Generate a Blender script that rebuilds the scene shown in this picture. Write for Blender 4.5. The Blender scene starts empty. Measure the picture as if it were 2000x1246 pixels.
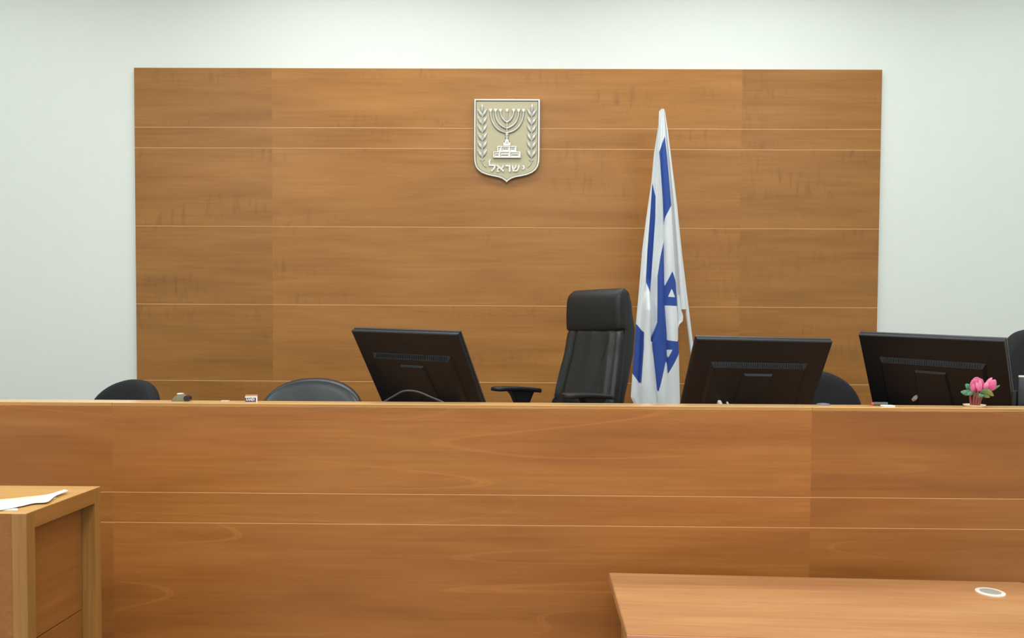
import bpy, bmesh, math, random
import numpy as np
from mathutils import Vector, Matrix, Euler

# ------------------------------------------------------------------ camera, world, lights, exposure
S = bpy.context.scene
C = S.collection
FPX = 1500.0
cam_d = bpy.data.cameras.new('camera')
cam = bpy.data.objects.new('camera', cam_d)
C.objects.link(cam)
S.camera = cam
cam_d.sensor_fit = 'HORIZONTAL'
cam_d.sensor_width = 36.0
cam_d.lens = 36.0 * FPX / 2000.0
cam_d.clip_end = 60
cam_d.shift_y = -(696.77 - 623.0) / 2000.0 * -1.0
YAW, PITCH, ROLL = math.radians(-0.5276), math.radians(-1.7951), math.radians(0.3339)
fw = Vector((math.sin(YAW) * math.cos(PITCH), math.cos(YAW) * math.cos(PITCH), math.sin(PITCH)))
r0 = Vector((math.cos(YAW), -math.sin(YAW), 0))
u0 = r0.cross(fw)
rv = r0 * math.cos(ROLL) + u0 * math.sin(ROLL)
uv = -r0 * math.sin(ROLL) + u0 * math.cos(ROLL)
EYE = Vector((0, 0, 1.55))
cam.matrix_world = Matrix((
    (rv.x, uv.x, -fw.x, EYE.x), (rv.y, uv.y, -fw.y, EYE.y), (rv.z, uv.z, -fw.z, EYE.z), (0, 0, 0, 1)))

W = bpy.data.worlds.new('world'); S.world = W
W.use_nodes = True
W.node_tree.nodes['Background'].inputs[0].default_value = (0.9, 0.95, 1.0, 1)
W.node_tree.nodes['Background'].inputs[1].default_value = 0.3

CEIL = 4.3
def ceiling_lamp(x, y, sx, sy, power, spread=180, col=(0.98, 1.0, 0.985)):
    l = bpy.data.lights.new('ceiling_lamp', 'AREA')
    l.shape = 'RECTANGLE'; l.size = sx; l.size_y = sy; l.energy = power; l.color = col
    l.spread = math.radians(spread)
    o = bpy.data.objects.new('ceiling_lamp', l); C.objects.link(o)
    o.location = (x, y, CEIL - 0.03)
    return o
for x, p in ((-3.5, 11), (-1.0, 25), (1.3, 24), (3.6, 11.5)):      # louvred row over the judge's side
    ceiling_lamp(x, 4.15, 1.8, 0.3, p, 146)
for x, p in ((-3.2, 47), (0.0, 61), (3.0, 38)):                  # rows over the public side
    ceiling_lamp(x, 1.0, 1.2, 0.6, p)
    ceiling_lamp(x, -1.4, 1.2, 0.6, p * 1.2)

S.view_settings.view_transform = 'Standard'
S.view_settings.look = 'None'
S.view_settings.gamma = 1.0
S.view_settings.use_curve_mapping = False
S.view_settings.exposure = -0.02
S.cycles.max_bounces = 10
S.cycles.diffuse_bounces = 6

# ------------------------------------------------------------------ helpers
def lin(c):
    return tuple(((v / 255 / 12.92) if v / 255 <= 0.04045 else ((v / 255 + 0.055) / 1.055) ** 2.4) for v in c)

def tag(o, label=None, cat=None, group=None, kind=None):
    if label: o['label'] = label
    if cat: o['category'] = cat
    if group: o['group'] = group
    if kind: o['kind'] = kind
    return o

def thing(name, label, cat, loc=(0, 0, 0), rz=0.0, group=None):
    o = bpy.data.objects.new(name, None); C.objects.link(o)
    o.empty_display_size = 0.1
    o.location = loc; o.rotation_euler = (0, 0, rz)
    return tag(o, label, cat, group)

def obj(name, bm, mat, parent=None, smooth=False, angle=35, loc=None):
    me = bpy.data.meshes.new(name)
    bmesh.ops.recalc_face_normals(bm, faces=bm.faces)
    bm.to_mesh(me); bm.free()
    if mat: me.materials.append(mat)
    if smooth:
        for p in me.polygons: p.use_smooth = True
        me.set_sharp_from_angle(angle=math.radians(angle))
    o = bpy.data.objects.new(name, me); C.objects.link(o)
    if parent: o.parent = parent
    if loc: o.location = loc
    return o

def dup(o, parent=None):
    c = o.copy(); C.objects.link(c)
    if parent: c.parent = parent
    for ch in list(o.children): dup(ch, c)
    return c

def box(x0, x1, y0, y1, z0, z1, bev=0.0, seg=2, bm=None):
    b = bm or bmesh.new()
    vs = [b.verts.new((x, y, z)) for x in (x0, x1) for y in (y0, y1) for z in (z0, z1)]
    fs = [(0, 1, 3, 2), (4, 6, 7, 5), (0, 4, 5, 1), (2, 3, 7, 6), (0, 2, 6, 4), (1, 5, 7, 3)]
    ff = [b.faces.new([vs[i] for i in f]) for f in fs]
    if bev > 0:
        es = list({e for f in ff for e in f.edges})
        bmesh.ops.bevel(b, geom=es, offset=bev, segments=seg, affect='EDGES', profile=0.5)
    return b

def prism(pts, d0, d1, bm=None, axis='y', bev=0.0):
    """outline in (x, z) extruded along y from d0 to d1"""
    b = bm or bmesh.new()
    def mk(p, d):
        return (p[0], d, p[1]) if axis == 'y' else ((p[0], p[1], d) if axis == 'z' else (d, p[0], p[1]))
    A = [b.verts.new(mk(p, d0)) for p in pts]
    B = [b.verts.new(mk(p, d1)) for p in pts]
    n = len(pts)
    fa = b.faces.new(A); fb = b.faces.new(B[::-1])
    for i in range(n):
        b.faces.new((A[i], B[i], B[(i + 1) % n], A[(i + 1) % n]))
    if bev > 0:
        bmesh.ops.bevel(b, geom=list(fa.edges), offset=bev, segments=2, affect='EDGES', profile=0.5)
    return b

def loft(secs, bm=None, cap=True):
    b = bm or bmesh.new()
    rings = [[b.verts.new(p) for p in s] for s in secs]
    n = len(rings[0])
    for a, c in zip(rings[:-1], rings[1:]):
        for i in range(n):
            b.faces.new((a[i], a[(i + 1) % n], c[(i + 1) % n], c[i]))
    if cap:
        b.faces.new(rings[0][::-1]); b.faces.new(rings[-1])
    return b

def catmull(pts, n):
    P = [Vector(p) for p in pts]
    if len(P) < 3:
        return [P[0].lerp(P[-1], i / n) for i in range(n + 1)]
    P = [P[0] * 2 - P[1]] + P + [P[-1] * 2 - P[-2]]
    out = []
    for i in range(1, len(P) - 2):
        for k in range(n):
            t = k / n
            out.append(0.5 * ((2 * P[i]) + (-P[i - 1] + P[i + 1]) * t + (2 * P[i - 1] - 5 * P[i] + 4 * P[i + 1] - P[i + 2]) * t * t
                       + (-P[i - 1] + 3 * P[i] - 3 * P[i + 1] + P[i + 2]) * t ** 3))
    out.append(P[-2])
    return out

def tube(pts, r, n=10, sm=6, bm=None, flat=(1, 1)):
    path = catmull(pts, sm)
    rr = r if callable(r) else (lambda t: r)
    secs = []
    up = Vector((0, 0, 1))
    prev = None
    for i, p in enumerate(path):
        t = (path[min(i + 1, len(path) - 1)] - path[max(i - 1, 0)]).normalized()
        if prev is None:
            a = t.cross(up) if abs(t.dot(up)) < 0.95 else t.cross(Vector((0, 1, 0)))
        else:
            a = prev - t * prev.dot(t)
        a.normalize(); prev = a
        c = t.cross(a)
        R = rr(i / (len(path) - 1))
        secs.append([p + a * (math.cos(k / n * 2 * math.pi) * R * flat[0]) + c * (math.sin(k / n * 2 * math.pi) * R * flat[1]) for k in range(n)])
    return loft(secs, bm)

def lathe(prof, n=32, c=(0, 0, 0), bm=None):
    secs = [[(c[0] + r * math.cos(k / n * 2 * math.pi), c[1] + r * math.sin(k / n * 2 * math.pi), c[2] + z) for k in range(n)] for r, z in prof]
    return loft(secs, bm)

def rrect(hw, hd, r, k=5):
    pts = []
    for cx, cy, a0 in ((hw - r, hd - r, 0), (-hw + r, hd - r, 90), (-hw + r, -hd + r, 180), (hw - r, -hd + r, 270)):
        for i in range(k + 1):
            a = math.radians(a0 + 90 * i / k)
            pts.append((cx + r * math.cos(a), cy + r * math.sin(a)))
    return pts

def smooth_all(o, lv=1):
    m = o.modifiers.new('subsurf', 'SUBSURF'); m.levels = lv; m.render_levels = lv

def ray(px, py):
    return fw * FPX + rv * (px - 1000) - uv * (py - 696.77)
def at(px, py, Y):
    """where the sight line of a measured photo point meets the upright plane y = Y"""
    d = ray(px, py); return EYE + d * (Y / d.y)

# ------------------------------------------------------------------ materials
def nodes(name):
    m = bpy.data.materials.new(name); m.use_nodes = True
    nt = m.node_tree
    return m, nt, nt.nodes['Principled BSDF']

def N(nt, t, **kw):
    n = nt.nodes.new(t)
    for k, v in kw.items(): setattr(n, k, v)
    return n

def plain(name, rgb, rough=0.5, metal=0.0, spec=0.5, bump=0.0, bscale=300, var=0.04, coat=0.0):
    m, nt, b = nodes(name)
    c = lin(rgb)
    tc = N(nt, 'ShaderNodeTexCoord')
    nz = N(nt, 'ShaderNodeTexNoise'); nz.inputs['Scale'].default_value = 12; nz.inputs['Detail'].default_value = 4
    nt.links.new(tc.outputs['Object'], nz.inputs['Vector'])
    mx = N(nt, 'ShaderNodeMix', data_type='RGBA')
    mx.inputs[6].default_value = (*[v * (1 - var) for v in c], 1); mx.inputs[7].default_value = (*[min(1, v * (1 + var)) for v in c], 1)
    nt.links.new(nz.outputs['Fac'], mx.inputs[0]); nt.links.new(mx.outputs[2], b.inputs['Base Color'])
    b.inputs['Roughness'].default_value = rough; b.inputs['Metallic'].default_value = metal
    b.inputs['Specular IOR Level'].default_value = spec
    b.inputs['Coat Weight'].default_value = coat
    if bump > 0:
        n2 = N(nt, 'ShaderNodeTexNoise'); n2.inputs['Scale'].default_value = bscale; n2.inputs['Detail'].default_value = 3
        nt.links.new(tc.outputs['Object'], n2.inputs['Vector'])
        bp = N(nt, 'ShaderNodeBump'); bp.inputs['Strength'].default_value = bump; bp.inputs['Distance'].default_value = 0.002
        nt.links.new(n2.outputs['Fac'], bp.inputs['Height']); nt.links.new(bp.outputs['Normal'], b.inputs['Normal'])
    return m

def wood(name, dark, mid, light, axis='x', rough=0.38, curl=0.0, flame=0.25, streak=0.25, tone=0.06, spec=0.5, flame_col=None):
    m, nt, b = nodes(name)
    L = nt.links.new
    tc = N(nt, 'ShaderNodeTexCoord'); oi = N(nt, 'ShaderNodeObjectInfo')
    mul = N(nt, 'ShaderNodeMath', operation='MULTIPLY'); mul.inputs[1].default_value = 57.0
    L(oi.outputs['Random'], mul.inputs[0])
    add = N(nt, 'ShaderNodeVectorMath', operation='ADD')
    L(tc.outputs['Object'], add.inputs[0]); L(mul.outputs[0], add.inputs[1])
    def mapped(sx, sy, sz):
        mp = N(nt, 'ShaderNodeMapping')
        s = {'x': (sx, sy, sz), 'z': (sz, sy, sx), 'y': (sy, sx, sz)}[axis]
        mp.inputs['Scale'].default_value = s
        L(add.outputs[0], mp.inputs['Vector']); return mp.outputs[0]
    def noise(v, scale, detail, rough_=0.5, dist=0.0):
        n = N(nt, 'ShaderNodeTexNoise'); n.inputs['Scale'].default_value = scale; n.inputs['Detail'].default_value = detail
        n.inputs['Roughness'].default_value = rough_; n.inputs['Distortion'].default_value = dist
        L(v, n.inputs['Vector']); return n.outputs['Fac']
    def ramp(f, stops):
        r = N(nt, 'ShaderNodeValToRGB'); e = r.color_ramp.elements
        while len(e) < len(stops): e.new(0.5)
        for el, (p, c) in zip(e, stops): el.position = p; el.color = (*c, 1) if len(c) == 3 else c
        L(f, r.inputs[0]); return r.outputs[0]
    def math_(op, a, v):
        n = N(nt, 'ShaderNodeMath', operation=op)
        if isinstance(a, (int, float)): n.inputs[0].default_value = a
        else: L(a, n.inputs[0])
        if isinstance(v, (int, float)): n.inputs[1].default_value = v
        else: L(v, n.inputs[1])
        return n.outputs[0]
    def mix(f, a, c, blend='MIX'):
        n = N(nt, 'ShaderNodeMix', data_type='RGBA', blend_type=blend)
        if isinstance(f, (int, float)): n.inputs[0].default_value = f
        else: L(f, n.inputs[0])
        for s, v in ((6, a), (7, c)):
            if isinstance(v, tuple): n.inputs[s].default_value = (*v, 1)
            else: L(v, n.inputs[s])
        return n.outputs[2]
    G = lambda v: (v, v, v)
    base = ramp(noise(mapped(0.7, 4, 6.0), 1.6, 4, 0.55, 0.3), [(0.18, lin(dark)), (0.5, lin(mid)), (0.82, lin(light))])
    fine = ramp(noise(mapped(2.2, 60, 85), 1.0, 5, 0.6), [(0.3, G(1 - streak)), (0.62, G(1.0 + streak * 0.35))])
    col = mix(1.0, base, fine, 'MULTIPLY')
    # cathedral figure: thin pale contour lines of a stretched field, present only in patches
    fld = noise(mapped(0.34, 2.2, 5.0), 1.1, 1.6, 0.1)
    ln = ramp(math_('PINGPONG', math_('MULTIPLY', fld, 7.0), 0.5), [(0.0, G(0)), (0.472, G(0)), (0.488, G(1)), (0.5, G(0.3))])
    patch = ramp(noise(mapped(0.5, 1.4, 1.8), 1.0, 1.0), [(0.45, G(0)), (0.6, G(1))])
    fl = math_('MULTIPLY', math_('MULTIPLY', ln, patch), flame)
    col = mix(fl, col, lin(flame_col or tuple(min(255, v * 1.25) for v in light)))
    if curl > 0:
        cu = ramp(noise(mapped(34, 4, 7), 1.0, 2, 0.5, 0.4), [(0.52, G(0)), (0.72, G(1))])
        cp = ramp(noise(mapped(0.9, 1.5, 3.0), 1.3, 2), [(0.5, G(0)), (0.68, G(1))])
        col = mix(math_('MULTIPLY', math_('MULTIPLY', cu, cp), curl), col, lin(tuple(v * 0.72 for v in dark)))
    rt = N(nt, 'ShaderNodeMapRange'); rt.inputs['To Min'].default_value = 1 - tone; rt.inputs['To Max'].default_value = 1 + tone
    frac = N(nt, 'ShaderNodeMath', operation='FRACT'); L(math_('MULTIPLY', oi.outputs['Random'], 7.31), frac.inputs[0])
    L(frac.outputs[0], rt.inputs['Value'])
    vm = N(nt, 'ShaderNodeVectorMath', operation='SCALE'); L(col, vm.inputs[0]); L(rt.outputs[0], vm.inputs['Scale'])
    tint = mix(1.0, vm.outputs[0], oi.outputs['Color'], 'MULTIPLY')      # object colour: veneer tone, with side boards also darkened for light fall-off
    L(tint, b.inputs['Base Color'])
    b.inputs['Roughness'].default_value = rough
    b.inputs['Specular IOR Level'].default_value = spec
    bp = N(nt, 'ShaderNodeBump'); bp.inputs['Strength'].default_value = 0.04; bp.inputs['Distance'].default_value = 0.001
    L(noise(mapped(3, 80, 110), 1.0, 4), bp.inputs['Height']); L(bp.outputs['Normal'], b.inputs['Normal'])
    return m

M = {}
M['paint'] = plain('white_wall_paint', (229, 235, 231), 0.75, bump=0.15, bscale=120, var=0.01)
M['ceiling'] = plain('ceiling_white', (232, 232, 230), 0.9, var=0.01)
M['floor'] = plain('floor_tile', (128, 130, 134), 0.5)
M['dais'] = plain('dais_carpet', (96, 88, 84), 0.9, bump=0.4)
M['wall_wood'] = wood('wall_veneer', (149, 97, 44), (168, 114, 56), (182, 127, 67), curl=0.4, flame=0.08, streak=0.10, tone=0.03, spec=0.35)
M['bench_wood'] = wood('bench_veneer', (142, 84, 37), (162, 100, 46), (175, 114, 56), flame=0.25, streak=0.11, tone=0.025, spec=0.4)
M['ledge_wood'] = wood('ledge_solid_wood', (168, 112, 58), (190, 132, 70), (206, 150, 86), rough=0.25, streak=0.15)
M['ledge_top'] = wood('ledge_top_wood', (206, 160, 104), (226, 182, 124), (238, 200, 146), rough=0.2, streak=0.12)
M['pale_edge'] = plain('pale_board_edge', (222, 172, 112), 0.4, var=0.12)  # paler colour for the eased board edges
M['lectern_wood'] = wood('lectern_wood_upright', (138, 95, 46), (157, 109, 55), (171, 123, 68), axis='z', streak=0.2)
M['lectern_rail'] = wood('lectern_wood_rail', (140, 91, 43), (157, 104, 51), (169, 117, 62), axis='y', streak=0.18)
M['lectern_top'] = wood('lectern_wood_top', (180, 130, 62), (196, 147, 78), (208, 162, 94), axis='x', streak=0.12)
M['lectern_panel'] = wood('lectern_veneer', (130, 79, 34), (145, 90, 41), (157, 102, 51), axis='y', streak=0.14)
M['table_wood'] = wood('table_laminate', (172, 117, 74), (190, 137, 89), (202, 152, 103), rough=0.42, flame=0.06, streak=0.16)
M['table_edge'] = wood('table_edge_band', (190, 122, 92), (204, 138, 106), (216, 152, 118), streak=0.1, flame=0.0)
M['leather'] = plain('black_leather', (10, 10, 11), 0.5, bump=0.25, bscale=220, spec=0.5)
M['leather_soft'] = plain('black_leather_soft', (12, 13, 14), 0.38, bump=0.3, bscale=180, spec=0.55)
M['fabric_black'] = plain('black_fabric', (18, 20, 26), 0.85, bump=0.5, bscale=500)
M['vinyl'] = plain('black_vinyl', (30, 36, 42), 0.36, bump=0.15, bscale=260, spec=0.6)
M['black_plastic'] = plain('black_plastic', (24, 24, 26), 0.45)
M['monitor'] = plain('monitor_black_plastic', (15, 18, 23), 0.45, bump=0.2, bscale=700, spec=0.4)
M['monitor_edge'] = plain('monitor_gloss_edge', (34, 35, 38), 0.28, spec=0.6)
M['slot'] = plain('vent_slot_black', (6, 6, 7), 0.6)
M['screen'] = plain('screen_glass', (8, 9, 11), 0.2)
M['steel'] = plain('steel_grey', (120, 122, 126), 0.35, metal=1.0)
M['chrome'] = plain('chrome', (200, 200, 205), 0.15, metal=1.0)
M['pole'] = plain('white_pole', (214, 220, 222), 0.35)
M['gold'] = plain('champagne_metal', (184, 176, 146), 0.5, metal=0.3, var=0.03)
M['silver'] = plain('silver_relief', (180, 178, 170), 0.32, metal=0.75, var=0.03)
M['dark_line'] = plain('dark_line_metal', (96, 90, 76), 0.6, metal=0.3)  # darker metal tone for the emblem's thin lines
M['white_paper'] = plain('white_paper', (236, 240, 246), 0.8)
M['cream_paper'] = plain('cream_paper', (220, 206, 174), 0.85)
M['pale'] = plain('pale_plastic', (214, 208, 196), 0.45)
M['grommet_grey'] = plain('grommet_grey', (160, 158, 150), 0.5)
M['grommet_white'] = plain('grommet_white', (226, 222, 208), 0.4)
M['navy'] = plain('carton_navy', (30, 16, 72), 0.5)
M['carton'] = plain('carton_white', (232, 228, 224), 0.55)
M['orange'] = plain('carton_orange', (222, 150, 92), 0.6)
M['olive'] = plain('gadget_olive', (118, 114, 92), 0.5)
M['cable'] = plain('cable_grey', (66, 66, 70), 0.45)
M['petal'] = plain('petal_pink', (226, 92, 142), 0.6, var=0.25)
M['petal_edge'] = plain('petal_light_pink', (240, 150, 184), 0.6, var=0.15)
M['leaf'] = plain('leaf_green', (88, 138, 92), 0.5, var=0.35)
M['leaf_yellow'] = plain('leaf_olive', (132, 136, 62), 0.5, var=0.3)
M['stem'] = plain('stem_red_brown', (128, 56, 48), 0.6, var=0.25)
M['saucer'] = plain('saucer_white', (236, 228, 214), 0.35)
M['red'] = plain('red_plastic', (206, 92, 74), 0.5)
M['mauve'] = plain('lid_mauve', (112, 102, 108), 0.45)
M['grey'] = plain('grey_plastic', (92, 92, 90), 0.5)

# ------------------------------------------------------------------ room shell
XL, XR, YB, YF = -4.4, 4.2, 5.13, -3.2
DAIS = 0.45
tag(obj('wall_back', box(XL, XR, YB, YB + 0.2, 0, CEIL), M['paint']), kind='structure')
tag(obj('wall_left', box(XL - 0.2, XL, YF, YB + 0.2, 0, CEIL), M['paint']), kind='structure')
tag(obj('wall_right', box(XR, XR + 0.2, YF, YB + 0.2, 0, CEIL), M['paint']), kind='structure')
tag(obj('wall_front', box(XL, XR, YF - 0.2, YF, 0, CEIL), M['paint']), kind='structure')
tag(obj('floor', box(XL - 0.2, XR + 0.2, YF - 0.2, YB + 0.2, -0.1, 0), M['floor']), kind='structure')
tag(obj('ceiling', box(XL - 0.2, XR + 0.2, YF - 0.2, YB + 0.2, CEIL, CEIL + 0.1), M['ceiling']), kind='structure')
tag(obj('floor_dais', box(XL, XR, 2.74, YB, 0.0, DAIS), M['dais']), kind='structure')

# ------------------------------------------------------------------ boards with chamfered long edges
def board(name, x0, x1, y1, z0, z1, edge, mat, parent):
    """board with its front at y = 0; the long top edge is eased and has a paler colour"""
    dz, dy = edge
    prof = [(y1, z0), (0, z0), (0, z1 - dz), (dy, z1), (y1, z1)]
    bm = prism(prof, x0, x1, axis='x')
    o = obj(name, bm, mat, parent)
    o.data.materials.append(M['pale_edge'])
    for p in o.data.polygons:
        if abs(p.normal.z) > 0.05 and p.normal.y < -0.2: p.material_index = 1
    return o

# wall panelling
PX = [-2.552, -1.640, 1.451, 2.363]
PZ = [DAIS, 0.705, 1.221, 1.730, 2.247, 2.763, 2.897, 3.283]
pan = thing('wood_panelling', 'large honey brown veneer panelling with thin horizontal seams mounted on the white wall', 'wall panelling', (0, 5.1, DAIS))
obj('backing', box(PX[0] + 0.004, PX[-1] - 0.004, 0.016, 0.0295, 0, PZ[-1] - DAIS - 0.004), M['wall_wood'], pan)
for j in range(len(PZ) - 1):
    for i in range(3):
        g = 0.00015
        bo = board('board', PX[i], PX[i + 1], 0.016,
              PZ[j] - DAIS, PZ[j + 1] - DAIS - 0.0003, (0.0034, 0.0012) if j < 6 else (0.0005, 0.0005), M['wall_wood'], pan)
        if i != 1: bo.color = (0.88, 0.88, 0.87, 1)  # side boards: veneer difference plus sideward light fall-off put into the colour

# judge's bench
BY = 2.68
bench = thing('judges_bench', 'long raised wooden bench front with narrow middle band, running the whole width', 'bench', (0, BY, 0))
BX = [-3.6, -1.430, 1.0225, 3.4]
BZ = [0.03, 0.874, 0.981, 1.2825]
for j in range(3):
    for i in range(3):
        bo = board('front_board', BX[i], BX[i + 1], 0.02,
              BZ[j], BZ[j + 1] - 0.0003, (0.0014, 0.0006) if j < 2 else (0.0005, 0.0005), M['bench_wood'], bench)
        if i != 1: bo.color = (0.90, 0.89, 0.88, 1)  # outer boards darker: veneer step, and weaker side light painted into the tint
for i in range(3):
    obj('top_ledge', box(BX[i] + 0.0004, BX[i + 1] - 0.0004, -0.0004, 0.098, 1.2938, 1.297, 0.0012, 1), M['ledge_top'], bench)
    obj('ledge_lip', box(BX[i] + 0.0004, BX[i + 1] - 0.0004, -0.0008, 0.098, 1.2832, 1.2936, 0.0005, 1), M['ledge_wood'], bench)
obj('ledge_support', box(BX[0] + .01, BX[-1] - .01, 0.021, 0.058, 0.03, 1.2825), M['bench_wood'], bench)
obj('work_surface', box(BX[0] + .02, BX[-1] - .02, 0.06, 0.62, 1.13, 1.16, 0.003, 1), M['ledge_wood'], bench)
for x in (BX[0] + .02, BX[-1] - .05):
    obj('end_panel', box(x, x + 0.03, 0.06, 0.60, DAIS + 0.001, 1.129), M['bench_wood'], bench)

# ------------------------------------------------------------------ emblem on the panelling
K = 5.395e-4
emb = thing('state_emblem', 'silver and champagne shield plaque with seven-branched lamp relief on the panelling', 'emblem', (-0.0885, 5.1, 3.079))
def ec(x, y): return ((x - 561) * K, -(y - 125) * K)
half = [(561, 125), (963, 125), (963, 500), (962, 800), (960, 880), (945, 940), (915, 985), (870, 1020), (810, 1045), (740, 1061),
        (665, 1075), (618, 1092), (585, 1113), (561, 1138)]
outline = half + [(1122 - x, y) for x, y in half[-2:0:-1]]
SH = [ec(*p) for p in outline]
def offset(pts, d):
    n = len(pts); out = []
    area = sum(pts[i][0] * pts[(i + 1) % n][1] - pts[(i + 1) % n][0] * pts[i][1] for i in range(n))
    s = 1 if area > 0 else -1
    for i in range(n):
        a, b_, c = Vector(pts[i - 1]), Vector(pts[i]), Vector(pts[(i + 1) % n])
        e1, e2 = (b_ - a).normalized(), (c - b_).normalized()
        n1, n2 = Vector((-e1.y, e1.x)) * s, Vector((-e2.y, e2.x)) * s
        m = (n1 + n2); m = m / max(0.35, m.dot(n1)) if m.length > 1e-6 else n1
        out.append(tuple(b_ + m * d))
    return out
obj('plaque', prism(offset(SH, 0.002), -0.024, 0.0), M['gold'], emb)
rim = bmesh.new()
o1, i1, i2 = SH, offset(SH, 0.012), offset(SH, 0.016)
o2 = offset(SH, 0.003)
n = len(SH)
rings = [[rim.verts.new((p[0], y, p[1])) for p in R] for R, y in ((o1, -0.001), (o1, -0.026), (o2, -0.030), (i1, -0.030), (i2, -0.0238))]
for a, c in zip(rings[:-1], rings[1:]):
    for i in range(n):
        rim.faces.new((a[i], a[(i + 1) % n], c[(i + 1) % n], c[i]))
ro = obj('rim', rim, M['silver'], emb)
ro.data.materials.append(M['dark_line'])
for p in ro.data.polygons[-n:]: p.material_index = 1  # inner slope of the rim gets the darker tone
# lamp: arms as half-round relief
lamp = bmesh.new()
YR = -0.025
def rtube(pts, r, bm, sm=6):
    tube([(ec(*p)[0], YR, ec(*p)[1]) for p in pts], r * K, 10, sm, bm)
arms = [[(362, 262), (366, 330), (380, 390), (408, 445), (448, 490), (498, 520), (561, 538)],
        [(421, 262), (425, 325), (441, 383), (470, 428), (512, 462), (561, 484)],
        [(481, 262), (486, 312), (502, 354), (528, 388), (561, 412)]]
for a in arms:
    rtube(a, 16.5, lamp); rtube([(1122 - x, y) for x, y in a], 16.5, lamp)
rtube([(561, 262), (561, 400), (561, 560)], 13, lamp, 4)
for x in (362, 421, 481, 561, 641, 701, 760):
    pts = [ec(x - 20, 250), ec(x + 20, 250), ec(x + 10, 282), ec(x - 10, 282)]
    prism(pts, -0.035, -0.02, lamp)
secs = []
for r_, yy in [(16, 535), (26, 552), (30, 562), (18, 578), (26, 592), (16, 606), (22, 618), (36, 632), (38, 648), (44, 660)]:
    x_, z_ = ec(561, yy)
    secs.append([(r_ * K * math.cos(k / 12 * 2 * math.pi), YR + r_ * K * 0.7 * math.sin(k / 12 * 2 * math.pi), z_) for k in range(12)])
loft(secs, lamp)
lo = obj('lamp_relief', lamp, M['silver'], emb, True, 50)
ped = bmesh.new()
for x0, x1, y0, y1, d in [(514, 608, 652, 694, 0.036), (442, 680, 694, 768, 0.036), (394, 730, 762, 842, 0.040)]:
    a, b_ = ec(x0, y1), ec(x1, y0)
    box(a[0], b_[0], -d, -0.02, a[1], b_[1], 0.0012, 1, ped)
po = obj('lamp_pedestal', ped, M['silver'], emb)
ped = bmesh.new()
for x0, x1, y0, y1, d in [(460, 488, 710, 752, .0385), (500, 588, 708, 750, .0385), (600, 664, 708, 750, .0385),
                          (410, 470, 778, 824, .0425), (484, 590, 776, 826, .0425), (606, 712, 778, 824, .0425)]:
    for (p, q, r_, s_) in ((x0, x1, y0, y0 + 6), (x0, x0 + 6, y0, y1), (x0 + 14, x1 - 10, y1 - 22, y1 - 14)):
        a, b_ = ec(p, s_), ec(q, r_)
        box(a[0], b_[0], -d, -0.03, a[1], b_[1], 0, 1, ped)
obj('engraving', ped, M['dark_line'], po)
def leaf_relief(bm, base, tip, w):
    bx, by = base; tx, ty = tip
    d = Vector((tx - bx, ty - by)); L_ = d.length; d.normalize(); nrm = Vector((-d.y, d.x))
    secs = []
    for t in (0.0, 0.12, 0.3, 0.5, 0.7, 0.88, 1.0):
        c = Vector(base) + d * L_ * t
        hw = w * max(0.06, math.sin(math.pi * min(1, t * 0.94 + 0.04)) ** 0.8) / 2
        pts = []
        for k in range(8):
            a = k / 8 * 2 * math.pi
            q = c + nrm * hw * math.cos(a)
            x_, z_ = ec(q.x, q.y)
            pts.append((x_, YR - abs(hw) * K * 0.55 * math.sin(a), z_))
        secs.append(pts)
    loft(secs, bm)
for sgn in (1, -1):
    br = bmesh.new()
    mx = (lambda x: x) if sgn == 1 else (lambda x: 1122 - x)
    leaf_relief(br, (mx(258), 300), (mx(258), 184), 42)
    for yb in (348, 444, 540, 637, 737, 838):
        leaf_relief(br, (mx(262), yb), (mx(204), yb - 100), 42)
        leaf_relief(br, (mx(262), yb), (mx(320), yb - 104), 42)
    rtube([(mx(262), 300), (mx(262), 560), (mx(260), 840), (mx(264), 890), (mx(284), 926), (mx(312), 948)], 7, br, 5)
    rtube([(mx(238), 862), (mx(262), 872), (mx(286), 856)], 7, br, 4)
    obj('olive_branch', br, M['silver'], emb, True, 50)
lt = bmesh.new(); DEPTH = [0.0]
def stroke(pts, w, bm=lt):
    for a, b_ in zip(pts[:-1], pts[1:]):
        A, B = Vector(a), Vector(b_); d = (B - A).normalized(); nn = Vector((-d.y, d.x)) * w / 2; A = A - d * w * .3; B = B + d * w * .3
        DEPTH[0] += 0.00035
        prism([ec(*(A + nn)), ec(*(B + nn)), ec(*(B - nn)), ec(*(A - nn))], -0.030 - DEPTH[0] % 0.0035, -0.02, bm)
stroke([(346, 890), (360, 862)], 18); stroke([(352, 880), (352, 926), (420, 928), (404, 968), (376, 996)], 20)
stroke([(446, 930), (522, 996)], 22); stroke([(516, 928), (512, 952), (490, 966)], 18); stroke([(466, 950), (452, 976), (452, 998)], 18); stroke([(440, 1000), (466, 1000)], 14)
stroke([(552, 932), (596, 932), (598, 1000)], 21)
stroke([(632, 930), (634, 960), (642, 994), (684, 994), (702, 966), (710, 930)], 18); stroke([(672, 930), (668, 952), (648, 972)], 18)
stroke([(756, 934), (770, 938), (770, 956), (758, 974)], 19)
obj('lettering', lt, M['silver'], emb)

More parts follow.
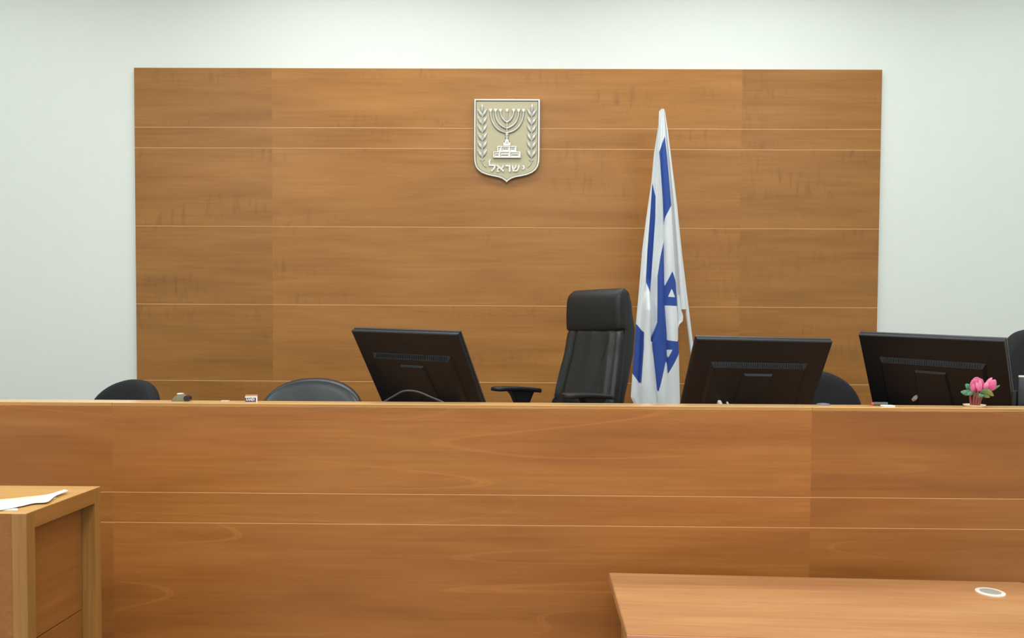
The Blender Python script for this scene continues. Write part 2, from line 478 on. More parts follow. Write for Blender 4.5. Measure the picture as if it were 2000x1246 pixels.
# ------------------------------------------------------------------ flag on a leaning pole
FY = 4.84
flag = thing('flag', 'folded white and blue flag hanging from a leaning pole behind the tall chair', 'flag', (1.18, 4.88, DAIS))
foff = Vector((1.18, 4.88, DAIS))
def crv(pts):
    ys = [q[1] for q in pts]; xs = [q[0] for q in pts]
    return lambda y: float(np.interp(y, ys, xs))
F0 = crv([(1292, 212), (1287, 218), (1285.8, 245), (1277, 300), (1272, 355), (1262, 426), (1254, 490), (1247, 577), (1242, 632), (1240, 668), (1235, 729), (1232, 776), (1238, 789), (1242, 830)])
FG = crv([(1293, 212), (1288.5, 219), (1286.6, 245), (1279, 300), (1274, 355), (1270, 420), (1265, 490), (1262, 551), (1259, 590), (1255, 649), (1254.7, 679), (1250, 751), (1251, 789), (1252, 830)])
F1 = crv([(1294, 212), (1290, 219), (1288, 240), (1284, 275), (1281.5, 330), (1280, 384), (1279, 425), (1274.5, 490), (1271, 540), (1269.3, 576), (1270.5, 602), (1270.5, 650), (1271.2, 669), (1274.6, 726), (1281, 789), (1284, 830)])
F2 = crv([(1295, 212), (1293, 219), (1290, 250), (1287.5, 297), (1289.6, 350), (1292, 390), (1294, 441), (1293, 470), (1288, 501), (1282, 540), (1281, 629), (1272, 668), (1275.2, 726), (1281.6, 789), (1284.5, 830)])
F3 = crv([(1296, 212), (1295.5, 219), (1294, 260), (1291, 300), (1292, 350), (1293.5, 395), (1294.8, 442), (1294.6, 490), (1295.8, 597), (1299.5, 649), (1301, 689), (1303, 789), (1304, 830)])
F4 = crv([(1297, 212), (1297, 219), (1300, 260), (1304, 307), (1307, 344), (1311, 401), (1317, 500), (1319, 540), (1322, 598), (1324, 634), (1324, 661), (1325.6, 686), (1328, 789), (1329, 830)])
FR = crv([(1297.5, 212), (1299, 217), (1305.7, 257), (1313, 314), (1324.4, 399), (1334.3, 490), (1341.8, 572), (1345.5, 604)])
blue = [
    [(1274, 355), (1280, 384), (1279.4, 425), (1275, 490), (1271.5, 540), (1269.3, 576), (1262, 551), (1265, 490), (1270, 420), (1272.5, 380)],
    [(1230, 632), (1242, 632), (1255.2, 649), (1254.7, 679), (1249.8, 751), (1234.8, 729), (1228, 720)],
    [(1294.3, 470), (1294.9, 490), (1296.4, 597), (1300, 649), (1301.4, 689), (1293, 723), (1283, 764), (1280.3, 761), (1272, 679), (1271.2, 664), (1281, 629), (1282, 540), (1288, 501)],
    [(1298, 266), (1302.5, 307), (1305.7, 344), (1310.7, 401), (1298, 425), (1294, 441), (1292.3, 389), (1289.4, 339), (1287, 297)],
    [(1311.4, 530), (1319.4, 552), (1322.5, 598), (1296, 597), (1295, 562)],
    [(1299, 664), (1320.6, 667), (1325, 661), (1327, 686), (1302, 731), (1300, 689)],
    [(1320.5, 537), (1327, 579.5), (1322.6, 579.5), (1320.2, 556)],
]
holes = [[(1310, 564), (1317, 581), (1302.5, 580)], [(1300, 682.8), (1310.7, 682.8), (1303, 698.5), (1300.5, 694)]]
def sdf(P, poly):
    poly = np.array(poly, float); n = len(poly); d = np.full(len(P), 1e9); ins = np.zeros(len(P), bool)
    for i in range(n):
        a, b_ = poly[i], poly[(i + 1) % n]; e = b_ - a; w = P - a
        t = np.clip((w @ e) / (e @ e), 0, 1)
        d = np.minimum(d, np.linalg.norm(w - t[:, None] * e, axis=1))
        c = ((a[1] > P[:, 1]) != (b_[1] > P[:, 1]))
        with np.errstate(divide='ignore', invalid='ignore'):
            xi = (b_[0] - a[0]) * (P[:, 1] - a[1]) / (b_[1] - a[1]) + a[0]
        ins ^= c & (P[:, 0] < xi)
    return np.where(ins, d, -d)
def flag_sheet(rows, rowfun, back):
    bm = bmesh.new(); pxs = []; grid = []
    for y in rows:
        line = rowfun(y); ring = []
        for x, d in line:
            q = at(x, y, FY) ; v = bm.verts.new((q.x - foff.x, FY - 1.4 * d - foff.y, q.z - foff.z)); ring.append(v); pxs.append((x, y))
        xa, xb = line[0][0], line[-1][0]
        for t in (0.85, 0.5, 0.15):
            x = xa + (xb - xa) * t; q = at(x, y, FY)
            v = bm.verts.new((q.x - foff.x, FY + back * (xb - xa) / 90 - foff.y, q.z - foff.z)); ring.append(v); pxs.append((-500, y))
        grid.append(ring)
    n = len(grid[0])
    for a, c in zip(grid[:-1], grid[1:]):
        for i in range(n):
            bm.faces.new((a[i], a[(i + 1) % n], c[(i + 1) % n], c[i]))
    bm.faces.new(grid[0][::-1]); bm.faces.new(grid[-1])
    P = np.array(pxs, float)
    s = np.max([sdf(P, b_) for b_ in blue], axis=0)
    for h in holes: s = np.minimum(s, -sdf(P, h))
    return bm, s
def seg(x0, d0, x1, d1, n, bulge=0.0):
    return [(x0 + (x1 - x0) * k / n, d0 + (d1 - d0) * (k / n) + bulge * math.sin(math.pi * k / n)) for k in range(n)]
def row_front(y):
    a, g, b_, c, d, e = F0(y), FG(y), F1(y), F2(y), F3(y), F4(y)
    w = max(0.1, min(1, (e - a) / 80.0)); lo = min(1, max(0, (y - 545) / 60))
    wob = 0.003 * math.sin(y * 0.035) * w
    eps = 0.35
    r = seg(a, 0.0, g - eps, w * (0.020 - 0.014 * lo), 6, 0.010 * w)
    r += seg(g, w * (-0.006 + 0.046 * lo), b_ - eps, w * (0.002 + 0.034 * lo), 6, (-0.004 + 0.020 * lo) * w + wob)
    if c - b_ > 1.2:
        r += seg(b_, (0.012 - 0.022 * lo) * w, c - eps, -0.004 * w, 5, -0.008 * w)
    else:
        r += seg(b_, 0.030 * w, c - eps * .2, 0.030 * w, 5, 0)
    r += seg(c, 0.034 * w, d - eps, 0.030 * w, 7, 0.014 * w + wob)
    r += seg(d, 0.022 * w, e - eps, 0.014 * w, 16, 0.012 * w - wob)
    r += [(e, 0.004 * w), (e + 0.3, -0.002)]
    return r
rows = list(np.arange(212.5, 832, 1.7))
bm, s = flag_sheet(rows, row_front, 0.045)
cl = obj('cloth', bm, None, flag, True, 60)
at_ = cl.data.attributes.new('dye', 'FLOAT', 'POINT'); at_.data.foreach_set('value', s.astype(np.float32))
# the hem wrapped round the pole
def row_hem(y):
    e, r_ = F4(y), FR(y)
    w = max(0.1, min(1, (r_ - e) / 20.0))
    r = seg(e + 0.2, -0.034 * w, e + (r_ - e) * 0.38, -0.032 * w, 6, -0.004)
    r += seg(e + (r_ - e) * 0.40, -0.010 * w, r_, -0.03 * w, 8, 0.012 * w) + [(r_, -0.03 * w)]
    return r
bm, s2 = flag_sheet(list(np.arange(214, 604.5, 2.6)), row_hem, 0.055 * 3)
hem = obj('hem', bm, None, flag, True, 60)
at_ = hem.data.attributes.new('dye', 'FLOAT', 'POINT'); at_.data.foreach_set('value', s2.astype(np.float32))
# loose corner of the cloth below the hem
def row_corner(y):
    l = float(np.interp(y, [575, 640, 641], [1321.5, 1324.5, 1324.5]))
    r_ = float(np.interp(y, [575, 590, 604, 617, 627, 634, 640], [1328, 1330, 1332, 1336.5, 1335.5, 1327, 1325.2]))
    return seg(l, -0.012, r_, -0.02, 6, 0.006) + [(r_, -0.02)]
bm, s3 = flag_sheet(list(np.arange(576, 640.5, 2.0)), row_corner, 0.03 * 2)
cor = obj('cloth_corner', bm, None, flag, True, 60)
at_ = cor.data.attributes.new('dye', 'FLOAT', 'POINT'); at_.data.foreach_set('value', np.full(len(cor.data.vertices), -5, np.float32))
m, nt, b = nodes('flag_cloth')
an = N(nt, 'ShaderNodeAttribute', attribute_name='dye')
rp = N(nt, 'ShaderNodeMapRange'); rp.inputs['From Min'].default_value = -0.35; rp.inputs['From Max'].default_value = 0.35
nt.links.new(an.outputs['Fac'], rp.inputs['Value'])
mx = N(nt, 'ShaderNodeMix', data_type='RGBA')
mx.inputs[6].default_value = (*lin((222, 227, 230)), 1); mx.inputs[7].default_value = (*lin((42, 75, 156)), 1)
nt.links.new(rp.outputs[0], mx.inputs[0]); nt.links.new(mx.outputs[2], b.inputs['Base Color'])
b.inputs['Roughness'].default_value = 0.75
tcn = N(nt, 'ShaderNodeTexCoord'); nz = N(nt, 'ShaderNodeTexNoise'); nz.inputs['Scale'].default_value = 40; nz.inputs['Detail'].default_value = 4
nt.links.new(tcn.outputs['Object'], nz.inputs['Vector'])
bp = N(nt, 'ShaderNodeBump'); bp.inputs['Strength'].default_value = 0.25; bp.inputs['Distance'].default_value = 0.004
nt.links.new(nz.outputs['Fac'], bp.inputs['Height']); nt.links.new(bp.outputs['Normal'], b.inputs['Normal'])
for o_ in (cl, hem, cor): o_.data.materials.append(m)
PY = 4.88
pt, pb = at(1294.5, 222, PY), at(1352.3, 690, PY)
pd = (pb - pt) / (pb.z - pt.z)
foot = pt + pd * (DAIS + 0.05 - pt.z)
obj('pole', tube([pt - foff, foot - foff], 0.0125, 16, 1), M['pole'], flag, True)
ft = foot - foff
obj('pole_stand', lathe([(0.15, 0.0), (0.15, 0.015), (0.13, 0.025), (0.04, 0.035), (0.03, 0.10), (0.022, 0.12)], 32, (ft.x, ft.y, 0.0)), M['steel'], flag, True)

# ------------------------------------------------------------------ monitors
def make_monitor(label, loc, yaw, tilt, roll, w=0.555, h=0.378):
    """loc: top edge middle of the back shell"""
    r = thing('monitor', label, 'monitor', (loc[0], loc[1], 1.16), 0, 'monitors on the bench')
    R = Matrix.Rotation(yaw, 4, 'Z') @ Matrix.Rotation(tilt, 4, 'X') @ Matrix.Rotation(-roll, 4, 'Y')
    T = Matrix.Translation((0, 0, loc[2] - 1.16)) @ R
    def part(name, bm, mat, sm=False, parent=r):
        bmesh.ops.transform(bm, matrix=T, verts=bm.verts); return obj(name, bm, mat, parent, sm, 30)
    # local: x along width, z up from the top edge (0 .. -h), y into the screen
    sh = bmesh.new()
    secs = []
    for y, ins in ((0.0, 0.004), (0.002, 0.001), (0.006, 0.0), (0.016, 0.0), (0.020, 0.003)):
        secs.append([(x * (w / 2 - ins) , y, -h / 2 + z * (h / 2 - ins)) for x, z in ((-1, -1), (1, -1), (1, 1), (-1, 1))])
    loft(secs, sh)
    shell = part('back_shell', sh, M['monitor'])
    part('bezel', box(-w / 2 - .001, w / 2 + .001, 0.0205, 0.030, -h, 0.001, 0.002, 1), M['monitor_edge'])
    part('screen', box(-w / 2 + .012, w / 2 - .012, 0.0302, 0.0312, -h + .02, -.012), M['screen'])
    # raised rear housing
    hb = bmesh.new(); x0, z0, z1 = 0.205, -0.105, -h + 0.012
    secs = [[(-x0, 0, z1), (x0, 0, z1), (x0, 0, z0), (-x0, 0, z0)],
            [(-x0 + .012, -0.014, z1 + .01), (x0 - .012, -0.014, z1 + .01), (x0 - .012, -0.014, z0 - .020), (-x0 + .012, -0.014, z0 - .020)]]
    loft(secs, hb); part('rear_housing', hb, M['monitor'])
    vb = bmesh.new()
    for k in range(40):
        xx = -x0 + 0.022 + k * (2 * x0 - 0.044) / 39
        vv = [(xx - .0022, -0.0035, z0 - .003), (xx + .0022, -0.0035, z0 - .003), (xx + .0022, -0.0125, z0 - .0145), (xx - .0022, -0.0125, z0 - .0145)]
        dn = Vector((0, -0.0012, 0.0008))
        secs = [[Vector(q) for q in vv], [Vector(q) + dn for q in vv]]
        loft(secs, vb)
    v = part('vent', vb, M['slot']); v['kind'] = 'stuff'
    # mounting plate and stand
    pl = bmesh.new()
    pw = 0.062
    secs = [[(-pw - .012, -0.013, -h + .02), (pw + .012, -0.013, -h + .02), (pw, -0.013, -0.150), (-pw, -0.013, -0.150)],
            [(-pw - .006, -0.024, -h + .024), (pw + .006, -0.024, -h + .024), (pw - .006, -0.024, -0.156), (-pw + .006, -0.024, -0.156)]]
    loft(secs, pl); part('mount_plate', pl, M['monitor'])
    # embossed maker's word, black on black
    cu = bpy.data.curves.new('badge', 'FONT'); cu.body = 'BenQ'; cu.size = 0.026; cu.extrude = 0.0003; cu.align_x = 'CENTER'
    tmp = bpy.data.objects.new('badge', cu); C.objects.link(tmp)
    bpy.context.view_layer.update()
    me = bpy.data.meshes.new_from_object(tmp.evaluated_get(bpy.context.evaluated_depsgraph_get()))
    bpy.data.objects.remove(tmp)
    bm_ = bmesh.new(); bm_.from_mesh(me); bpy.data.meshes.remove(me)
    bmesh.ops.transform(bm_, matrix=Matrix.Translation((0, -0.0004, -0.062)) @ Matrix.Rotation(math.radians(90), 4, 'X'), verts=bm_.verts)
    part('badge', bm_, M['monitor'])
    # neck: from the plate down to a foot on the desk
    hub = T @ Vector((0, -0.005, -h + 0.06))
    cy, sy = math.cos(yaw), math.sin(yaw)
    back = Vector((sy, -cy, 0)); fwd_ = -back
    nb = bmesh.new()
    base_c = Vector((0, 0, 0)) + Vector((hub.x, hub.y, 0)) + fwd_ * 0.03
    secs = []
    side = Vector((cy, sy, 0))
    for t in range(5):
        q = hub.lerp(base_c + Vector((0, 0, 0.014)), t / 4) if t else hub
        hw = 0.04 + 0.012 * t / 4
        secs.append([q + side * hw + back * .014, q - side * hw + back * .014, q - side * hw - back * .014, q + side * hw - back * .014])
    loft(secs, nb); obj('neck', nb, M['monitor_edge'], r)
    fb = bmesh.new()
    secs = []
    for z_, s_ in ((0.001, 1.0), (0.008, 1.0), (0.014, 0.93)):
        secs.append([base_c + side * (x_ * s_) + back * (y_ * s_) + Vector((0, 0, z_)) for x_, y_ in rrect(0.13, 0.09, 0.07, 7)])
    loft(secs, fb); obj('foot', fb, M['monitor_edge'], r)
    return r, T
mon_a, Ta = make_monitor('black monitor seen from behind, turned away, left of the tall leather chair', (-0.478, 3.124, 1.547), math.radians(-31.3), math.radians(33), math.radians(-1.5), 0.553)
mon_b, Tb = make_monitor('black monitor seen square from behind in front of the flag pole', (0.991, 3.098, 1.524), math.radians(5.2), math.radians(30.5), math.radians(-1.1), 0.566)
mon_c, Tc = make_monitor('black monitor seen from behind next to the small pink flower', (1.646, 3.121, 1.539), math.radians(-49.6), math.radians(30.2), math.radians(-2.6), 0.554)
# plugs hanging on the two right monitors
def plug(par, T, x, z, s, mat, rot):
    bm = box(-0.008 * s, 0.008 * s, -0.04, -0.014, -0.012 * s, 0.012 * s, 0.002, 1)
    bmesh.ops.transform(bm, matrix=T @ Matrix.Translation((x, 0, z)) @ Matrix.Rotation(rot, 4, 'Y'), verts=bm.verts)
    tag(obj('connector', bm, mat, par), 'pale grey cable plug')
plug(mon_b, Tb, -0.135, -0.296, 0.9, M['pale'], 0.0)
plug(mon_b, Tb, -0.100, -0.295, 0.35, M['pale'], 0.5)
plug(mon_c, Tc, -0.075, -0.285, 0.8, M['grommet_grey'], 0.9)

# ------------------------------------------------------------------ tall leather chair
ch = thing('executive_chair', 'tall black leather executive chair turned to the left in front of the flag', 'chair', (0.131, 3.62, DAIS), math.radians(-50))
def zc(z): return z - DAIS
def back_sec(z, hw, front, hd, r, nfront=26, wr=None):
    """closed outline; the front edge (towards -y) is finely divided"""
    pts = []
    for i in range(nfront + 1):
        x = -hw + r + (2 * hw - 2 * r) * i / nfront
        y = front + (wr(x / hw, z) if wr else 0) + 0.012 * (x / hw) ** 2
        pts.append((x, y, z))
    for k in range(1, 5):
        a = math.radians(-90 + 90 * k / 4); pts.append((hw - r + r * math.cos(a), front + 0.012 + r + r * math.sin(a), z))
    for k in range(0, 5):
        a = math.radians(90 * k / 4); pts.append((hw - r + r * math.cos(a), front + 2 * hd - r + r * math.sin(a), z))
    for k in range(0, 5):
        a = math.radians(90 + 90 * k / 4); pts.append((-hw + r + r * math.cos(a), front + 2 * hd - r + r * math.sin(a), z))
    for k in range(0, 4):
        a = math.radians(180 + 90 * k / 4); pts.append((-hw + r + r * math.cos(a), front + 0.012 + r + r * math.sin(a), z))
    return pts
FRONT = lambda z: 0.22 + float(np.interp(z, [0.5, 0.62, 0.767, 0.86, 1.0, 1.112, 1.2, 1.32], [-0.01, -0.02, 0.0, 0.022, 0.052, 0.068, 0.062, 0.068]))
HW = lambda z: float(np.interp(z, [0.5, 0.77, 0.86, 1.0, 1.112, 1.25, 1.32], [0.212, 0.208, 0.202, 0.190, 0.186, 0.182, 0.178]))
def wr(x, z):
    t = (z - 0.767) / 0.345
    fade = max(0, min(1, (t + 0.2) * 3)) * max(0, min(1, (1.04 - t) * 12))
    v = 0
    for x0, w_, a_, lean in ((-0.78, .06, -.010, -.16), (-0.62, .09, .008, -.12), (-0.45, .07, -.006, -.10), (-0.2, .08, .004, -.03), (0.1, .07, -.005, 0.02),
                             (0.42, .09, .005, 0.02), (0.72, .07, -.010, .0), (0.84, .05, .007, -.02)):
        v += a_ * math.exp(-((x - x0 - lean * (1 - t)) / w_) ** 2)
    v += -0.010 * math.exp(-((x - (0.86 - 0.42 * (1 - t) * 1.5)) / 0.05) ** 2) * max(0, min(1, (1.0 - t) * 2)) * max(0, min(1, t * 3)) * 0.8
    return v * fade * 0.9
zs = np.linspace(0.50, 1.135, 42)
secs = [back_sec(z, HW(z) - (0.004 if z > 1.1 else 0), FRONT(z) + (0.008 if z > 1.112 else 0) - 0.006 * math.sin(math.pi * (z - .5) / .62), 0.034, 0.02, 26, wr) for z in zs]
obj('back_cushion', loft(secs), M['leather_soft'], ch, True, 60)
zs = [1.112, 1.113, 1.116, 1.125, 1.15, 1.19, 1.23, 1.265, 1.288, 1.302, 1.312, 1.317]
hs = []
for z in zs:
    k = max(0, (z - 1.262) / 0.055); edge = 1.0 if z > 1.12 else (0.6 if z > 1.113 else 0.2)
    hs.append(back_sec(z, HW(z) + .002 - 0.012 * k ** 3 - 0.01 * (1 - edge), FRONT(z) - 0.004 * edge + 0.035 * k ** 2.4, 0.040 + 0.012 * min(1, k * 3) - 0.030 * k ** 2.4, 0.016))
obj('headrest', loft(hs), M['leather'], ch, True, 60)
zs = np.linspace(0.48, 1.297, 34); bs = []
for z in zs:
    k = max(0, (z - 1.25) / 0.06)
    th = float(np.interp(z, [.48, .8, 1.0, 1.12, 1.25, 1.31], [.030, .036, .050, .050, .040, .026]))
    hw = HW(z) - 0.005 - 0.008 * min(1, k) ** 3
    bs.append([(x, y + FRONT(z) + 0.044 + th + 0.01 * min(1, max(0, k)) ** 2, z) for x, y in rrect(hw, th, min(th * .9, 0.03), 6)])
obj('back_shell', loft(bs), M['leather_soft'], ch, True, 60)
for sx in (-1, 1):
    obj('piping', tube([(sx * (HW(z) - .002), FRONT(z) + 0.052, z) for z in np.linspace(.5, 1.29, 14)], 0.005, 8, 3), M['leather'], ch, True)
secs = [[(x, y - 0.02, z) for x, y in rrect(.25 - i, .25 - i, .08, 6)] for z, i in ((.40, .03), (.41, .005), (.44, 0), (.48, .0), (.50, .02), (.507, .06))]
obj('seat', loft(secs), M['leather_soft'], ch, True, 50)
for sx in (-1, 1):
    def pad(y):
        return 0.836 + 0.006 * math.sin((y + .13) / .31 * math.pi) - 0.020 * (y + .13) / .31
    secs = []
    for y in np.linspace(-0.125, 0.18, 16):
        e = min(1, (y + 0.125) / 0.02 + .5, (0.18 - y) / 0.03 + .35)
        secs.append([(sx * 0.25 + x * e, y, pad(y) - 0.011 + z * (0.4 + .6 * e)) for x, z in rrect(0.036, 0.0115, 0.010, 4)])
    a = obj('armrest', loft(secs), M['black_plastic'], ch, True, 60)
    post = []
    for z, y0, y1, h in ((.815, -.03, .135, .026), (.79, -.005, .12, .024), (.75, .015, .10, .022), (.68, .02, .09, .02), (.5, .02, .09, .018), (.39, .01, .1, .018)):
        post.append([(sx * (0.25 if z > .45 else .23) + x, (y0 + y1) / 2 + y, z) for x, y in rrect(h, (y1 - y0) / 2, .012, 4)])
    obj('arm_post', loft(post), M['black_plastic'], a, True, 60)
obj('gas_column', lathe([(.05, .09), (.05, .2), (.028, .21), (.028, .40)], 20), M['black_plastic'], ch, True)
for k in range(5):
    a = k / 5 * 2 * math.pi + .3
    lg = obj('base_leg', tube([(0.03 * math.cos(a), .03 * math.sin(a), .11), (.18 * math.cos(a), .18 * math.sin(a), .10), (.32 * math.cos(a), .32 * math.sin(a), .075)], .02, 8, 3), M['black_plastic'], ch, True)
    bmw = tube([(.32 * math.cos(a) - .02 * math.sin(a), .32 * math.sin(a) + .02 * math.cos(a), .03), (.32 * math.cos(a) + .02 * math.sin(a), .32 * math.sin(a) - .02 * math.cos(a), .03)], .03, 16, 1)
    obj('caster', bmw, M['black_plastic'], lg, True)
lv = [at(1079.5, 786, 3.72), at(1082, 779, 3.72), at(1085.5, 774.5, 3.72)]
Rinv = (Matrix.Translation(ch.location) @ Matrix.Rotation(math.radians(-50), 4, 'Z')).inverted()
obj('lever', tube([Rinv @ Vector((lv[0].x, lv[0].y, 1.10))] + [Rinv @ q for q in lv], 0.004, 8, 4), M['black_plastic'], ch, True)

# ------------------------------------------------------------------ low task chairs
def task_chair(label, loc, rz, w, top, h=0.40, thick=0.06, mat='fabric_black', p=2.3, group=None, curve=0.05):
    r = thing('task_chair', label, 'chair', (loc[0], loc[1], DAIS), rz, 'chairs behind the bench')
    t = top - DAIS; zc_ = t - h / 2
    secs = []
    nO = 56
    for d, s_ in ((-1, .0), (-1, .70), (-.86, .90), (-.55, .975), (0, 1.0), (.6, .985), (.95, .94), (1, .88), (1, .0)):
        ring = []
        for k in range(nO):
            a = k / nO * 2 * math.pi
            cx, cz = math.cos(a), math.sin(a)
            x = math.copysign(abs(cx) ** (2 / p), cx) * w / 2 * max(s_, .02); z = math.copysign(abs(cz) ** (2 / p), cz) * h / 2 * max(s_, .02)
            bow = curve * (x / (w / 2)) ** 2
            ring.append((x, 0.20 + d * thick / 2 - bow + 0.06 * (z / h), zc_ + z))
        secs.append(ring)
    obj('backrest', loft(secs), M[mat], r, True, 70)
    obj('back_bar', tube([(0, .27, zc_ - .05), (0, .28, .50), (0, .20, .40), (0, .05, .39)], .022, 10, 5, flat=(1.4, .6)), M['black_plastic'], r, True)
    secs = [[(x, y - 0.03, z) for x, y in rrect(.235 - i, .225 - i, .09, 6)] for z, i in ((.40, .03), (.41, .005), (.44, 0), (.455, .01), (.465, .04))]
    obj('seat', loft(secs), M[mat], r, True, 50)
    obj('gas_column', lathe([(.045, .09), (.045, .2), (.025, .21), (.025, .40)], 18), M['black_plastic'], r, True)
    for k in range(5):
        a = k / 5 * 2 * math.pi
        lg = obj('base_leg', tube([(.03 * math.cos(a), .03 * math.sin(a), .11), (.16 * math.cos(a), .16 * math.sin(a), .10), (.29 * math.cos(a), .29 * math.sin(a), .07)], .018, 8, 3), M['black_plastic'], r, True)
        obj('caster', tube([(.29 * math.cos(a) - .02 * math.sin(a), .29 * math.sin(a) + .02 * math.cos(a), .028), (.29 * math.cos(a) + .02 * math.sin(a), .29 * math.sin(a) - .02 * math.cos(a), .028)], .028, 14, 1), M['black_plastic'], lg, True)
    return r
def chair_at(px, py, Y, rz, **kw):
    q = at(px, py, Y)
    c = Vector((q.x, Y, 0)) - Vector((-math.sin(rz), math.cos(rz), 0)) * 0.22
    return task_chair(loc=(c.x, c.y), rz=rz, top=q.z, **kw)
chair_at(262, 741, 3.75, math.radians(-28), label='low black fabric chair whose rounded back is leftmost above the bench', w=0.49, h=0.36, p=2.1, thick=0.07)
chair_at(616, 738, 3.72, math.radians(0), label='low black vinyl chair with shiny oval back left of the turned monitor', w=0.49, h=0.32, mat='vinyl', p=2.15, thick=0.08)
chair_at(1594, 724, 3.7, math.radians(20), label='low dark chair whose rounded back shows between the two right monitors', w=0.42, h=0.40, p=2.2, thick=0.07)
chair_at(2022, 642, 3.75, math.radians(12), label='higher black chair with rounded back at the right edge of the picture', w=0.50, h=0.60, p=2.3, thick=0.08)

# ------------------------------------------------------------------ lectern (left foreground)
LX, LY0, LY1, LT = -1.2065, 1.860, 2.193, 1.10
le = thing('lectern', 'square wooden stand with framed recessed side at the lower left corner', 'lectern', (LX, LY0, 0))
LW = -0.72
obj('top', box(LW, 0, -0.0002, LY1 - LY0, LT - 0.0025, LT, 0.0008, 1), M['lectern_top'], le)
obj('side_rail', box(-0.036, 0.0003, 0.0322, LY1 - LY0 - 0.0302, LT - 0.043, LT - 0.0026, 0.0002, 1), M['lectern_rail'], le)
obj('post', box(-0.036, 0.0003, -0.0004, 0.032, 0.0, LT - 0.0025, 0.0004, 1), M['lectern_wood'], le)
obj('post', box(-0.060, 0.0003, LY1 - LY0 - 0.030, LY1 - LY0, 0.0, LT - 0.0025, 0.0004, 1), M['lectern_wood'], le)
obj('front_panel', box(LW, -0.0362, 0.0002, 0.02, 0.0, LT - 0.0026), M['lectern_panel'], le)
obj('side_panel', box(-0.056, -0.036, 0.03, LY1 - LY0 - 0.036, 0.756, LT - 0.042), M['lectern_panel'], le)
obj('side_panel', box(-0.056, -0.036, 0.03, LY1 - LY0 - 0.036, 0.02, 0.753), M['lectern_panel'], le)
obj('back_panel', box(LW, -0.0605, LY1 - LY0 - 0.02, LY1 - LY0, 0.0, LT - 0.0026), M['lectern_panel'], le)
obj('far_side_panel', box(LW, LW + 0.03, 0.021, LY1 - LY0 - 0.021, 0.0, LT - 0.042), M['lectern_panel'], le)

# papers on the lectern
def ontop(px, py, z):
    d = ray(px, py); return EYE + d * ((z - EYE.z) / d.z)
def sheet(name, label, far, near, z0, curl, mat, cat='paper', n=24):
    """far / near: measured edges of a sheet lying on the lectern top; curl lifts it along its length"""
    r = bmesh.new(); A = catmull([ontop(x, y, z0) for x, y in far], 8); B = catmull([ontop(x, y, z0) for x, y in near], 8)
    m_ = min(len(A), len(B)); rowsT = []; rowsB = []
    for i in range(m_):
        a, b_ = A[int(i * (len(A) - 1) / (m_ - 1))], B[int(i * (len(B) - 1) / (m_ - 1))]
        rt, rb = [], []
        for k in range(7):
            q = a.lerp(b_, k / 6); z = curl(i / (m_ - 1), k / 6)
            rt.append(r.verts.new((q.x, q.y, q.z + z + 0.0012))); rb.append(r.verts.new((q.x, q.y, q.z + z)))
        rowsT.append(rt); rowsB.append(rb)
    for i in range(m_ - 1):
        for k in range(6):
            r.faces.new((rowsT[i][k], rowsT[i][k + 1], rowsT[i + 1][k + 1], rowsT[i + 1][k]))
            r.faces.new((rowsB[i][k], rowsB[i + 1][k], rowsB[i + 1][k + 1], rowsB[i][k + 1]))
        r.faces.new((rowsT[i][0], rowsT[i + 1][0], rowsB[i + 1][0], rowsB[i][0]))
        r.faces.new((rowsT[i][6], rowsB[i][6], rowsB[i + 1][6], rowsT[i + 1][6]))
    r.faces.new(rowsT[0] + rowsB[0][::-1]); r.faces.new(rowsT[-1][::-1] + rowsB[-1])
    bmesh.ops.recalc_face_normals(r, faces=r.faces)
    return tag(obj(name, r, mat, None, True, 40), label, cat, 'papers on the stand')
sheet('paper', 'cream sheet lying under the curled white papers on the stand', [(-60, 979), (0, 976), (60, 970), (112, 964.5)], [(-60, 990), (0, 986), (60, 981), (108, 974)], LT + 0.0005, lambda u, v: 0.0, M['cream_paper'])
sheet('paper', 'curled white paper sheets lying on top of the wooden stand', [(-60, 987), (0, 981), (60, 975), (100, 967), (126, 960.5)],
      [(-60, 1002), (0, 997), (40, 990), (66, 984.5), (93, 982.5), (108, 972), (133, 962.5)], LT + 0.0022, lambda u, v: 0.0008 + 0.0045 * u * u, M['white_paper'])
sheet('paper', 'white paper scrap poking out at the near edge of the stand top', [(-30, 994), (10, 993.5), (34, 993.5)], [(-30, 998), (10, 997), (35, 997)], LT + 0.0004, lambda u, v: 0.0, M['white_paper'])

# ------------------------------------------------------------------ table (lower right)
TB = 0.75
tb = thing('table', 'pinkish brown laminate table standing against the bench at the lower right', 'table', (0.305, 2.549, 0), math.atan2(-0.064, 1.321))
tw, td = 1.334, 0.527
top_out = [(0, 0), (0.012, -td), (tw + .02, -td), (tw + .02, -0.03), (tw - .006, 0)]
bm = prism(top_out, TB - 0.027, TB, axis='z')
bmesh.ops.recalc_face_normals(bm, faces=bm.faces)
es = [e for e in bm.edges if all(abs(v.co.z - TB) < 1e-5 for v in e.verts)]
bmesh.ops.bevel(bm, geom=es, offset=0.0022, segments=2, affect='EDGES')
obj('tabletop', bm, M['table_wood'], tb)
obj('edge_band', prism([(0.0115, -td - 0.006), (tw + .02, -td - 0.006), (tw + .02, -td - .0002), (0.0115, -td - .0002)], TB - 0.030, TB - 0.001, axis='z', bev=0.0), M['table_edge'], tb)
for x in (0.04, tw - 0.06):
    obj('leg_panel', box(x, x + 0.026, -td + 0.03, -0.03, 0, TB - 0.028), M['table_wood'], tb)
obj('modesty_panel', box(0.067, tw - 0.061, -0.10, -0.08, 0.25, TB - 0.028), M['table_wood'], tb)
gq = ontop(1934, 1157.5, TB)
Tt = (Matrix.Translation(tb.location) @ Matrix.Rotation(tb.rotation_euler[2], 4, 'Z')).inverted()
g = Tt @ gq
